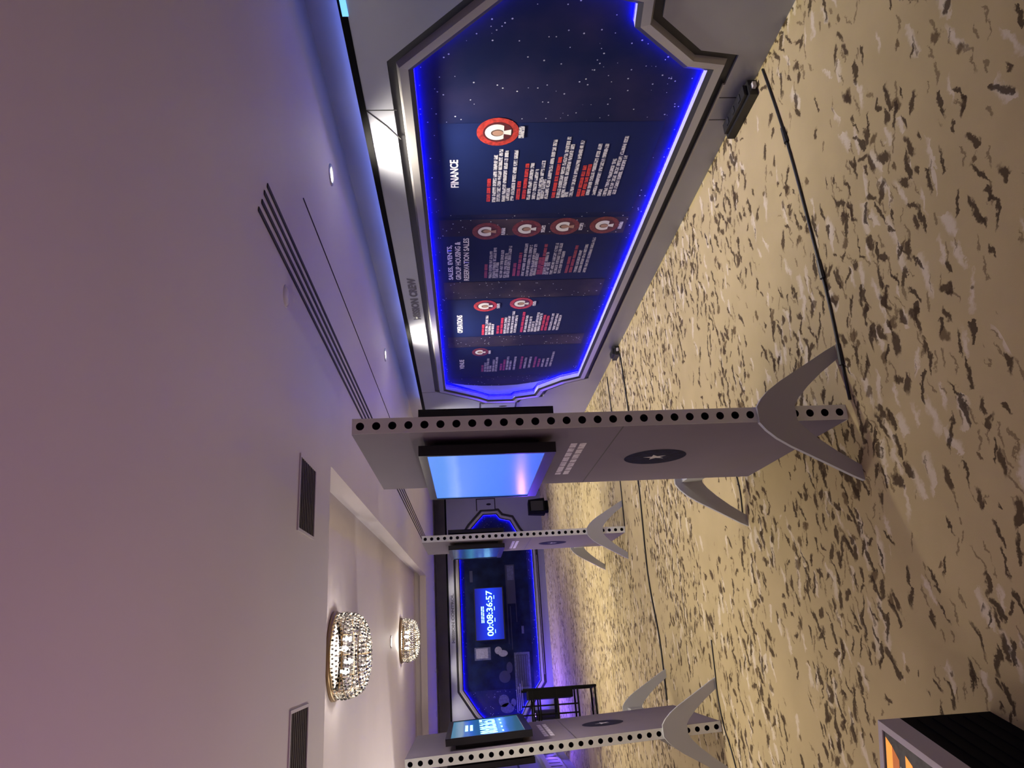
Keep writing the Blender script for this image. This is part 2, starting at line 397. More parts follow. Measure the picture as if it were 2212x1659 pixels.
# soffit with the coffer opening; the opening runs very slightly out of square
cof = [(-2.3, 3.52), (0.84, 3.52), (0.945, 11.65), (-2.3, 11.65)]
cl = MB()
outer = [(X_L, Y_0), (X_R, Y_0), (X_R, Y_1), (X_L, Y_1)]
cl.flat([outer, cof], lambda a, b: (a, b, CEIL))
ceiling = struct(cl.build('ceiling', 'ceiling', fix=False))
for p in ceiling.data.polygons: p.flip()
c2 = offset_loop(cof, 0.05)
k1 = MB(); k1.strip(cof, cof, lambda a, b: (a, b, CEIL), lambda a, b: (a, b, CEIL+0.095))
k1.strip(cof, c2, lambda a, b: (a, b, CEIL+0.095), lambda a, b: (a, b, CEIL+0.095))
k1.build('coffer_fascia', 'coffer', ceiling)
MB().strip(c2, c2, lambda a, b: (a, b, CEIL+0.095), lambda a, b: (a, b, COFF)).build('coffer_riser', 'coffer', ceiling)
MB().flat([c2], lambda a, b: (a, b, COFF)).build('coffer_top', 'coffer', ceiling)
MB().box(X_L, X_R, Y_0, Y_1, 2.6, 2.7).build('roof_slab', 'ceiling', ceiling)
MB().tube([(1.86, 2.72, CEIL-0.001), (1.90, 4.4, CEIL-0.001), (1.935, 6.3, CEIL-0.001), (1.94, 9.5, CEIL-0.001)], 0.0035, 6).build('plaster_crack', 'slot', ceiling)
struct(MB().box(X_L, X_R-0.02, Y_1-0.015, Y_1, 0, 0.1).build('baseboard_back', 'back_wall'))

# linear air diffuser: four slots
ld = thing('linear_diffuser', 'long ceiling air diffuser with four dark parallel slots', 'air diffuser', (1.48, 2.13, CEIL))
for i in range(4):
    x = -0.075+i*0.05
    y0 = (0.0, 0.01, 0.03, 0.06)[i] if i else -0.02
    MB().box(x-0.009, x+0.009, y0, 9.75, -0.004, -0.0008).build('slot', 'slot', ld)
# square vents
def vent(x, y, label):
    t = thing('ceiling_vent', label, 'vent', (x, y, CEIL), 0, 'square vents in the soffit')
    m = MB(); m.box(-0.155, 0.155, -0.155, -0.143, -0.006, 0); m.box(-0.155, 0.155, 0.143, 0.155, -0.006, 0)
    m.box(-0.155, -0.143, -0.143, 0.143, -0.006, 0); m.box(0.143, 0.155, -0.143, 0.143, -0.006, 0)
    m.build('frame', 'vent_frame', t)
    MB().box(-0.143, 0.143, -0.143, 0.143, -0.0025, 0).build('grille', 'vent', t)
    for i in range(9):
        yy = -0.128+i*0.032
        MB().box(-0.143, 0.143, yy-0.004, yy+0.004, -0.0045, -0.0025).build('slat', 'vent', t)
vent(0.585, 3.005, 'dark square vent in the soffit above the kiosk with the plain blue screen')
vent(-0.372, 3.005, 'dark square vent in the soffit in front of the larger-looking crystal chandelier')
# sprinkler
sp = thing('sprinkler', 'small recessed sprinkler cap beside the slotted ceiling diffuser', 'sprinkler', (1.28, 2.52, CEIL))
MB().lathe([(0, -0.006), (0.03, -0.006), (0.036, -0.002), (0.038, 0)], 24).build('cap', 'ceiling', sp, smooth=True)
MB().lathe([(0.038, -0.001), (0.044, -0.003), (0.046, 0)], 24).build('rim', 'vent_frame', sp, smooth=True)

# ------------------------------------------------------------------ recessed downlights
def downlight(x, y, z, label, power, group, r=0.042, small=False, cone=125, lampmat='lamp'):
    t = thing('downlight', label, 'downlight', (x, y, z), 0, group)
    MB().lathe([(r*1.45, 0), (r*1.4, -0.006), (r*1.05, -0.008), (r, -0.002), (r*0.97, 0.004)], 24).build('trim_ring', 'trim', t, smooth=True)
    MB().flat([circle(0, 0, r*0.97, 20)], lambda a, b: (a, b, -0.002)).build('lens', lampmat, t)
    l = bpy.data.lights.new('downlight_beam', 'SPOT'); l.energy = power; l.color = (1.0, 0.90, 0.70)
    l.spot_size = math.radians(cone); l.spot_blend = 1.0; l.shadow_soft_size = r*1.5
    o = bpy.data.objects.new('downlight_beam', l); C.objects.link(o); o.parent = t; o.location = (0, 0, -0.03)
    return t
for i, y in enumerate((0.68, 3.31, 5.94, 8.57, 11.2)):
    lab = ['downlight in the soffit over the near end of the crew display wall', 'glaring downlight in the soffit above the finance column of the wall',
           'downlight in the soffit above the operations column of the wall', 'downlight in the soffit past the far end of the crew wall',
           'downlight in the soffit near the far room corner'][i]
    downlight(2.41, y, CEIL, lab, P_DOWN*(0.03 if i == 0 else 1.15), 'downlights along the crew display wall')
for x, what in ((0.9, 'the right edge of the countdown monitor'), (0.18, 'the countdown digits'), (-0.57, 'the pale console picture'), (-1.31, 'the slanted corner of the far window')):
    downlight(x, 14.3, CEIL, 'tiny downlight in the ceiling strip above '+what, P_DOWN*0.20, 'downlights above the far display wall', 0.036, lampmat='lamp_small')
downlight(-0.01, 8.1, COFF, 'downlight in the raised coffer between the two chandeliers', P_DOWN*0.6, 'coffer downlights', 0.045)
for x, y in ((-1.4, 1.0), (-3.6, 3.0), (-3.6, 7.0), (-3.6, 11.0)):  # out-of-view lamps added as fill for the hall
    downlight(x, y, CEIL, 'added fill downlight in the soffit over the unseen open side of the hall', P_DOWN*(0.10 if y < 2 else 0.5), 'added fill downlights over the open side of the hall')

# ------------------------------------------------------------------ chandeliers
def chandelier(x, y, label, power):
    t = thing('chandelier', label, 'chandelier', (x, y, COFF), 0, 'crystal chandeliers in the coffer')
    MB().lathe([(0.20, 0), (0.262, 0), (0.262, -0.018), (0.250, -0.026), (0.20, -0.026)], 48).build('canopy_ring', 'brass', t, smooth=True)
    m = MB()
    def gem(cx, cy, cz, r, h):
        m.add([(cx+r, cy, cz), (cx, cy+r, cz), (cx-r, cy, cz), (cx, cy-r, cz), (cx, cy, cz+h), (cx, cy, cz-h)],
              [(0, 1, 4), (1, 2, 4), (2, 3, 4), (3, 0, 4), (1, 0, 5), (2, 1, 5), (3, 2, 5), (0, 3, 5)])
    prof = [(0.245, -0.036), (0.248, -0.058), (0.248, -0.080), (0.245, -0.102), (0.240, -0.124), (0.232, -0.146), (0.220, -0.166), (0.203, -0.182),
            (0.180, -0.195), (0.155, -0.204), (0.130, -0.211), (0.105, -0.216), (0.080, -0.220), (0.055, -0.222), (0.030, -0.224), (0.005, -0.225)]
    rnd = random.Random(3)
    for j, (r, z) in enumerate(prof):
        n = max(1, int(2*PI*r/0.0265))
        for k in range(n):
            a = 2*PI*(k+0.5*(j % 2))/n+rnd.uniform(-.02, .02)
            gem(r*math.cos(a), r*math.sin(a), z+rnd.uniform(-.002, .002), 0.0085, 0.0105)
    g = m.build('crystal_strands', 'crystal', t, fix=False); g['kind'] = 'stuff'
    f = MB()
    for r, z in ((0.243, -0.09), (0.205, -0.178), (0.11, -0.212)):
        f.tube([(r*math.cos(2*PI*k/36), r*math.sin(2*PI*k/36), z) for k in range(37)], 0.003, 5, cap=False)
    for k in range(12):
        a = 2*PI*k/12
        f.tube([(r*math.cos(a), r*math.sin(a), z+0.004) for r, z in ((0.24, -0.03), (0.24, -0.11), (0.205, -0.178), (0.11, -0.212), (0.0, -0.222))], 0.0022, 5)
    f.build('wire_frame', 'brass', t)
    for k in range(4):
        a = 2*PI*k/4+0.4
        bx, by = 0.10*math.cos(a), 0.10*math.sin(a)
        MB().lathe([(0.0, -0.075), (0.014, -0.07), (0.019, -0.052), (0.012, -0.034), (0.009, -0.02)], 12, (bx, by, -0.03)).build('bulb', 'bulb', t, smooth=True)
        l = bpy.data.lights.new('chandelier_lamp', 'POINT'); l.energy = power/24; l.color = (1.0, 0.93, 0.82); l.shadow_soft_size = 0.03
        o = bpy.data.objects.new('chandelier_lamp', l); C.objects.link(o); o.parent = t; o.location = (bx*0.6, by*0.6, -0.13)
    l = bpy.data.lights.new('chandelier_beam', 'SPOT'); l.energy = power*1.6; l.color = (1.0, 0.88, 0.68); l.spot_size = math.radians(112); l.spot_blend = 0.9; l.shadow_soft_size = 0.12
    o = bpy.data.objects.new('chandelier_beam', l); C.objects.link(o); o.parent = t; o.location = (0, 0, -0.26)
    return t
chandelier(-0.066, 4.72, 'crystal bead chandelier in the coffer nearest the two square vents', P_CHAND)
chandelier(-0.005, 9.25, 'crystal bead chandelier in the coffer nearest the far countdown wall', P_CHAND*1.3)

# ------------------------------------------------------------------ display walls (printed spaceship windows with blue light edges)
def display_wall(root, prof, s0, s1, top, title, t_s, t_w, t_z, t_h, tabs):
    """root: empty at the foot of the wall; local x runs along the wall, local -y faces the hall"""
    F0 = lambda d: (lambda a, b: (a, -d, b))
    loop = prof
    o1, o2, o3, o4 = offset_loop(loop, 0.024), offset_loop(loop, 0.066), offset_loop(loop, 0.080), offset_loop(loop, 0.122)
    m = MB()
    m.flat([[(s0, 0), (s1, 0), (s1, top), (s0, top)], o4], F0(0))
    m.flat([[(s0, 0), (s1, 0), (s1, top), (s0, top)]], F0(-0.14))
    m.strip([(s0, 0), (s1, 0), (s1, top), (s0, top)], [(s0, 0), (s1, 0), (s1, top), (s0, top)], F0(0), F0(-0.14))
    m.strip(o4, o4, F0(0), F0(-0.014))
    m.build('panel_skin', 'panel', root)
    MB().strip(o4, o2, F0(-0.014), F0(-0.014)).build('groove', 'groove', root)
    r = MB(); r.strip(o3, o2, F0(-0.014), F0(0.016)); r.strip(o2, o1, F0(0.016), F0(0.010)); r.build('raised_ring', 'ring', root)
    MB().strip(o1, loop, F0(0.010), F0(-0.004)).build('inner_bevel', 'groove', root)
    lin = MB(); lin.strip(loop, loop, F0(-0.004), F0(-0.066)); liner = lin.build('recess_liner', 'liner', root)
    i1 = offset_loop(loop, -0.003)
    led = MB(); led.strip(i1, i1, F0(-0.044), F0(-0.056)); led.build('led_strip', 'led', liner)
    g = MB(); g.flat([loop], F0(-0.062)); 
    gr = g.build('window_graphic', 'print_sky', root)
    MB().box(s0-0.01, s1+0.01, -0.004, 0.14, top, top+0.034).build('shadow_gap_strip', 'black_matt', root)  # black strip stands in for the shadow gap above the panel
    text_mesh('heading_letters', title, t_h, 'ink_dark', root, (t_s, -0.0015, t_z), t_w, 0.004)
    # foot lip
    lo = min(p[0] for p in loop if p[1] < 0.5)+0.1; hi = max(p[0] for p in loop if p[1] < 0.5)-0.1
    MB().box(lo, hi, -0.012, 0, 0.150, 0.162).build('lip', 'ring', root)
    for sg, a, b, z0, z1 in tabs:
        x0, x1 = sorted((sg*a, sg*b))
        q = MB(); q.box(x0, x1, -0.010, -0.0005, z0, z1); tb = q.build('tab_plate', 'panel', root)
        e = MB()
        for bx in ((x0-.022, x1+.022, z0-.022, z0), (x0-.022, x1+.022, z1, z1+.022), ((x1, x1+.022, z0, z1) if sg > 0 else (x0-.022, x0, z0, z1))):
            e.box(bx[0], bx[1], -0.003, -0.0005, bx[2], bx[3])
        e.build('tab_groove', 'groove', root)
        mz = (z0+z1)/2-0.06
        MB().flat([circle((x0+x1)/2, mz, 0.022, 16, 0.05)], lambda p, z: (p, -0.0115, z)).build('tab_slot', 'hole', tb)
    return gr

# --- crew wall along the right side of the hall
YC = 5.108
crew = thing('display_wall', 'long grey display wall with blue-lit window of red and white crew listings', 'display wall', (2.59, YC, 0), -PI/2)
prof_crew = [(-2.10, 0.272), (2.345, 0.267), (2.364, 0.393), (2.615, 0.697), (2.745, 0.712), (2.80, 0.93), (2.88, 0.96), (2.88, 1.20), (2.766, 1.306),
             (2.366, 1.728), (-2.367, 1.722), (-2.68, 1.345), (-2.80, 1.235), (-2.81, 0.961), (-2.73, 0.933), (-2.657, 0.711), (-2.464, 0.680), (-2.21, 0.452)]
g = display_wall(crew, prof_crew, -3.45, 3.9, 1.99, 'MISSION CREW', YC-5.605, 0.755, 1.872, 0.066, [(-1, 2.915, 3.13, 0.915, 1.32), (1, 2.99, 3.2, 0.915, 1.32)])
def S_(Y): return YC-Y
# panel joints
for y, z0, z1 in ((3.02, 1.835, 2.0), (2.95, 0.0, 0.16), (3.12, 0.0, 0.16), (7.55, 1.84, 2.0)):
    MB().box(S_(y)-0.003, S_(y)+0.003, -0.001, 0.0, z0, z1).build('joint', 'groove', crew)
MB().tube([(S_(3.016), -0.0005, 1.995), (S_(3.14), -0.0005, 1.90), (S_(3.248), -0.0005, 1.835)], 0.003, 5).build('joint', 'groove', crew)
MB().box(S_(2.42), S_(2.30), -0.010, -0.004, 1.985, 2.012).build('led_leak_patch', 'cyan', crew)  # glowing patch stands in for LED light leaking out at the top
YD = -(-0.062)          # y of the printed plane in local coordinates is +0.062 (behind the skin)
def quad(name, m, parent, s0, s1, z0, z1, d=0.001):
    a = MB(); a.flat([[(s0, z0), (s1, z0), (s1, z1), (s0, z1)]], lambda p, z: (p, 0.062-d, z)); return a.build(name, m, parent)
def ground(y0, y1, z0, z1, m): return quad('column_ground', m, g, S_(y0), S_(y1), z0, z1, 0.001)
# listing columns and the star strips between them
ground(4.10, 3.20, 0.36, 1.63, 'print_col'); ground(5.05, 4.15, 0.36, 1.655, 'print_col'); ground(6.15, 5.37, 0.36, 1.66, 'print_col'); ground(7.25, 6.42, 0.36, 1.665, 'print_col')
for a, b in ((4.37, 4.16), (5.36, 5.06), (6.41, 6.16)): quad('star_strip', 'print_strip', g, S_(a), S_(b), 0.36, 1.66, 0.0014)
def head(txt, y0, y1, z, h): text_mesh('heading', txt, h, 'ink_white', g, (S_(y0), 0.0595, z), y0-y1, h*0.03)
head('FINANCE', 3.79, 3.515, 1.522, 0.050)
head('SALES, EVENTS,', 5.01, 4.488, 1.577, 0.042); head('GROUP HOUSING &', 5.012, 4.44, 1.520, 0.042); head('RESERVATION SALES', 5.03, 4.393, 1.458, 0.042)
head('OPERATIONS', 6.057, 5.674, 1.518, 0.050); head('VENUE', 7.005, 6.739, 1.510, 0.048)
LN = {
 'FIN': "R1.334 3.948 3.703 1.299 3.955 3.474 1.270 3.95 3.42 1.237 3.951 3.436 1.21 3.941 3.796 1.18 3.942 3.422 R1.144 3.933 3.733 R1.106 3.924 3.559 1.075 3.935 3.555 1.042 3.931 3.616 1.009 3.938 3.533 0.988 3.928 3.718 0.960 3.929 3.344 R0.914 3.92 3.5 0.883 3.921 3.321 0.854 3.917 3.387 0.83 3.912 3.847 0.80 3.913 3.353 R0.752 3.91 3.585 R0.722 3.905 3.56 0.692 3.896 3.386 0.651 3.897 3.387 0.613 3.909 3.834 0.58 3.91 3.525 0.549 3.906 3.321 0.519 3.891 3.496",
 'SAL': "R1.329 4.993 4.758 1.295 5.0 4.582 1.267 5.0 4.533 1.243 5.0 4.75 1.211 5.0 4.568 1.18 5.0 4.616 1.156 4.994 4.514 R1.109 4.972 4.767 R1.074 4.974 4.614 1.04 4.975 4.465 1.005 4.98 4.506 0.973 4.98 4.498 0.948 4.972 4.627 R0.92 4.958 4.688 R0.896 4.959 4.499 0.872 4.96 4.615 0.848 4.962 4.767 0.816 4.963 4.488 0.785 4.948 4.478 0.753 4.95 4.605 R0.698 4.945 4.685 R0.665 4.939 4.524 0.627 4.941 4.596 0.594 4.942 4.497 0.554 4.945 4.42",
 'OPS': "R1.331 6.12 5.884 1.3 6.12 5.692 1.272 6.117 5.852 1.243 6.119 5.879 R1.195 6.1 5.915 R1.162 6.102 5.752 1.13 6.105 5.745 1.101 6.096 5.716 1.067 6.098 5.623 1.035 6.089 5.709 R0.974 6.082 5.642 0.941 6.085 5.715 0.905 6.076 5.741 0.875 6.079 5.849 0.845 6.081 5.661 0.816 6.071 5.681 R0.783 6.06 5.716 R0.75 6.06 5.729 0.711 6.06 5.692 0.673 6.06 5.695 0.64 6.06 5.717",
 'VEN': "R1.321 7.107 6.897 1.292 7.11 6.84 1.265 7.11 6.728 1.238 7.11 6.931 1.206 7.11 6.764 1.176 7.11 6.682 R1.126 7.081 6.886 R1.094 7.085 6.775 1.062 7.073 6.693 1.03 7.076 6.811 0.986 7.08 6.7 R0.918 7.057 6.682 0.876 7.046 6.741 0.828 7.036 6.716 R0.775 7.026 6.721 R0.733 7.016 6.781 0.69 7.02 6.785 0.646 7.02 6.759 0.604 7.013 6.598"}
for col, txt in LN.items():
    tk = txt.split()
    for i in range(0, len(tk), 3):
        red = tk[i][0] == 'R'; z = float(tk[i].lstrip('R')); y0, y1 = float(tk[i+1]), float(tk[i+2])
        a = MB(); s = S_(y0); end = S_(y1); hh = 0.0115
        while s < end-0.012:                                        # a row of word-long marks
            wd = min(random.uniform(0.05, 0.14), end-s)
            a.flat([[(s, z-hh), (s+wd, z-hh), (s+wd, z+hh), (s, z+hh)]], lambda p, q: (p, 0.0590, q)); s += wd+0.010
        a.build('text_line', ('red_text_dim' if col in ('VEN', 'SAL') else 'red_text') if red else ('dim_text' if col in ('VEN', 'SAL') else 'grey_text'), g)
def portrait(y, z, rs, rz, style, ringm='red'):
    s = S_(y); f = lambda d: (lambda p, q: (p, 0.062-d, q))
    a = MB()
    a.flat([circle(s, z, rs, 28, rz)], f(0.0025), 0)
    a.flat([circle(s, z, rs*0.70, 28, rz*0.70)], f(0.0032), 1)
    hz = z+rz*0.05
    a.flat([[(s+rs*0.56*math.cos(t), hz+rz*0.56*math.sin(t)) for t in [(-0.20+1.4*k/20)*PI for k in range(21)]]], f(0.0040), 2)
    a.flat([circle(s+rs*(-.04, .05, 0, .03)[style], hz+rz*(-.02, .05, 0, .02)[style], rs*0.24, 18, rz*0.30)], f(0.0048), 4)
    a.flat([circle(s+rs*(-.04, .05, 0, .03)[style], hz-rz*0.05, rs*0.19, 18, rz*0.26)], f(0.0054), 3)
    a.flat([[(s-rs*.2, z-rz*.62), (s+rs*.2, z-rz*.62), (s+rs*.1, z-rz*.24), (s-rs*.1, z-rz*.24)]], f(0.0050), 2 if style in (0, 2) else 3)
    a.build('crew_badge', [ringm, 'dark_red', 'helmet', 'skin', 'hair'], g)
    quad('name_tag', 'grey_text', g, s-rs*0.42, s+rs*0.42, z-rz*1.24, z-rz*0.98, 0.006)
portrait(3.274, 1.296, 0.117, 0.120, 0)
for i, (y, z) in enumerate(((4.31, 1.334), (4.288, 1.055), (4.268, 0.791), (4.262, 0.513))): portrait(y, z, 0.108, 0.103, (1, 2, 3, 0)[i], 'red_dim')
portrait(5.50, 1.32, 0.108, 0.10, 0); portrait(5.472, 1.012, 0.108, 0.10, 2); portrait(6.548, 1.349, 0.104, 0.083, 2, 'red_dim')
# the pale crescent printed at the far end of the window
arc = [(S_(7.44), 1.655), (S_(7.76), 1.345), (S_(7.885), 1.215), (S_(7.89), 0.975), (S_(7.81), 0.945), (S_(7.735), 0.725), (S_(7.55), 0.69), (S_(7.42), 0.57), (S_(7.50), 0.72), (S_(7.565), 0.92), (S_(7.58), 1.10), (S_(7.56), 1.32), (S_(7.51), 1.50)]
a = MB(); a.flat([arc[::-1]], lambda p, q: (p, 0.0605, q)); a.build('crescent', 'crescent', g)

# blue light strip standing on the back edge of the crew wall, washing the room wall above it
cs = thing('cove_light_strip', 'blue light strip hidden on the back edge of the crew wall', 'light strip', (2.765, YC, 1.99), -PI/2)
MB().box(-3.4, 3.9, -0.012, 0.004, 0, 0.030).box(-3.4, 3.9, 0.004, 0.012, 0.024, 0.030).build('channel', 'trim', cs)
MB().box(-3.38, 3.88, 0.004, 0.008, 0.002, 0.024).build('diffuser', 'cove_led', cs)

# --- countdown wall at the far end
XC = 0.34
ctrl = thing('display_wall', 'grey display wall across the far end with blue-lit dark control room window', 'display wall', (XC, 14.6, 0), 0)
hp = [(1.22, 0.247), (1.62, 0.545), (1.83, 0.66), (1.88, 0.86), (1.97, 0.93), (1.97, 1.19), (1.72, 1.43), (1.30, 1.71)]
prof_ctrl = hp+[(-a, b) for a, b in hp[::-1]]
g2 = display_wall(ctrl, prof_ctrl, -2.42, 2.42, 1.945, 'MISSION CONTROL', -0.46, 0.92, 1.845, 0.060, [(1, 2.08, 2.29, 0.955, 1.31), (-1, 2.08, 2.29, 0.955, 1.31)])
def q2(m, x0, x1, z0, z1, d=0.002, name='console_picture'): return quad(name, m, g2, x0-XC, x1-XC, z0, z1, d)
q2('print_console', -1.0, 1.6, 0.36, 1.62, 0.001, 'picture_ground')
q2('console_pale', -0.43, -0.25, 1.22, 1.45); q2('console_grey', -0.46, -0.23, 1.17, 1.48, 0.0015)
a = MB(); a.flat([circle(-0.30-XC, 1.02, 0.07, 20)], lambda p, q: (p, 0.059, q)); a.flat([circle(-0.36-XC, 0.93, 0.06, 16, 0.09)], lambda p, q: (p, 0.0592, q)); a.build('console_picture', 'console_pale', g2)
q2('console_grey', -1.02, -0.36, 0.42, 0.72); q2('console_line', -0.98, -0.40, 0.46, 0.68, 0.003)
for i in range(5): q2('console_grey', -0.96, -0.42, 0.475+i*0.043, 0.487+i*0.043, 0.004, 'picture_line')
for x0, x1, z in ((-0.2, 1.3, 0.795), (0.2, 1.3, 0.62), (-0.3, 0.5, 0.735)): q2('console_line', x0, x1, z, z+0.012, 0.003, 'picture_line')
q2('console_line', 0.55, 1.30, 0.63, 0.79, 0.0018); q2('console_grey', 1.0, 1.28, 0.64, 0.77, 0.002)
q2('console_grey', -0.02, 0.12, 0.50, 0.545); q2('console_line', 1.0, 1.22, 1.46, 1.52)
a = MB(); a.flat([circle(-0.78-XC, 0.92, 0.11, 20)], lambda p, q: (p, 0.0595, q)); a.flat([circle(-0.62-XC, 0.82, 0.10, 18, 0.06)], lambda p, q: (p, 0.0593, q)); a.build('console_picture', 'console_line', g2)
for x, z, w_, h_ in ((-1.20, 0.96, .11, .10), (-1.33, 0.90, .09, .13), (-1.24, 0.78, .07, .05)):
    a = MB(); a.flat([circle(x-XC, z, w_, 14, h_)], lambda p, q: (p, 0.0588, q)); a.build('console_picture', 'console_grey', g2)
for k in range(4): q2('console_pale', -1.42+k*0.02, -1.02+k*0.05, 0.70-k*0.035, 0.715-k*0.035, 0.004, 'picture_line')

# --- end of a further display wall on the open side, beyond the kiosk with the countdown
lw = thing('display_wall', 'end of a pale display wall lit violet, behind the leaning kiosk', 'display wall', (-2.02, 12.0, 0), PI/2)
m = MB(); m.box(-3.0, 2.2, 0, 0.10, 0, 1.95); m.build('panel_skin', 'panel', lw)
MB().box(-2.6, 1.9, -0.10, 0, 0.42, 0.50).build('ledge', 'liner', lw)
MB().box(-2.6, 1.9, -0.03, 0, 0.16, 0.42).build('kick_panel', 'liner', lw)
for k in range(14): MB().box(-2.4+k*0.3, -2.38+k*0.3, -0.036, -0.03, 0.2, 0.38).build('rib', 'groove', lw)
MB().box(-2.6, 1.9, -0.012, 0, 0.85, 0.88).build('trim_rail', 'groove', lw)

# ------------------------------------------------------------------ monitors
def monitor(name, label, loc, rot, scr, count=False, group='flat monitors', w_=0.96, h_=0.55, dp=0.066, bt=0.016, bb=0.022):
    """origin at bottom centre of the back; screen faces local -y"""
    t = thing(name, label, 'monitor', loc, 0, group); t.rotation_euler = rot
    m = MB(); m.box(-w_/2, w_/2, -dp, -dp*0.45, 0, h_); m.box(-w_*0.42, w_*0.42, -dp*0.45, 0, 0.06, h_-0.06); m.build('body', 'black', t)
    b = 0.014
    z = MB()
    z.box(-w_/2, w_/2, -dp-0.006, -dp, 0, bb); z.box(-w_/2, w_/2, -dp-0.006, -dp, h_-bt, h_)
    z.box(-w_/2, -w_/2+b, -dp-0.006, -dp, bb, h_-bt); z.box(w_/2-b, w_/2, -dp-0.006, -dp, bb, h_-bt)
    z.build('bezel', 'bezel', t)
    s = MB(); s.box(-w_/2+b, w_/2-b, -dp-0.001, -dp+0.002, bb, h_-bt); so = s.build('screen', scr, t)
    if count:
        yy = -dp-0.0016
        text_mesh('countdown_digits', '00:08:36:57', 0.118*h_/0.55, 'led_text', so, (-w_*0.42, yy, h_*0.385), w_*0.86, 0.002)
        for k in range(4):
            MB().box(-w_*0.37+k*w_*0.215, -w_*0.30+k*w_*0.215, yy, yy+0.0005, h_*0.315, h_*0.335).build('unit_label', 'led_text', so)
        for zz, x0, x1 in ((0.76, -0.17, 0.17), (0.70, -0.17, 0.17)):
            x = x0
            while x < x1-0.02:
                wd = min(random.uniform(.04, .09), x1-x); MB().box(x*w_, (x+wd)*w_, yy, yy+0.0005, h_*zz-0.010, h_*zz+0.010).build('caption_word', 'led_text', so); x += wd+0.012
    return t
monitor('wall_monitor', 'glowing blue countdown monitor inside the far control room window', (0.385, 14.655, 0.87), (0, 0, 0), 'scr_count', True, 'wall monitors', 0.99, 0.58)

# ------------------------------------------------------------------ kiosks
KL, KH, HW = 1.09, 1.984, 0.031
def post_mesh(flip):
    """square aluminium post, round holes every 62 mm on the end face"""
    m = MB()
    y0 = 0.0; sgn = -1 if flip else 1
    holes = [circle(0, 0.031+k*0.062, 0.0160, 14) for k in range(32)]
    rect = [(-HW, 0), (HW, 0), (HW, KH), (-HW, KH)]
    m.flat([rect]+holes, lambda a, b: (a, 0, b))
    for h in holes:
        m.strip(h, h, lambda a, b: (a, 0, b), lambda a, b: (a, sgn*0.028, b), 1)
        m.flat([h], lambda a, b: (a, sgn*0.028, b), 1)
    m.strip(rect, rect, lambda a, b: (a, 0, b), lambda a, b: (a, sgn*0.062, b))
    m.flat([rect], lambda a, b: (a, sgn*0.062, b))
    return m
foot_r = [(0.225, 0.0), (0.285, 0.0), (0.262, 0.045), (0.19, 0.170), (0.136, 0.265), (0.10, 0.318), (0.065, 0.355), (0.033, 0.378)]
foot_in = [(0.03, 0.222), (0.062, 0.200), (0.11, 0.152), (0.165, 0.085)]
foot_loop = foot_r+[(-a, b) for a, b in foot_r[::-1]]+[(-a, b) for a, b in foot_in[::-1]]+foot_in
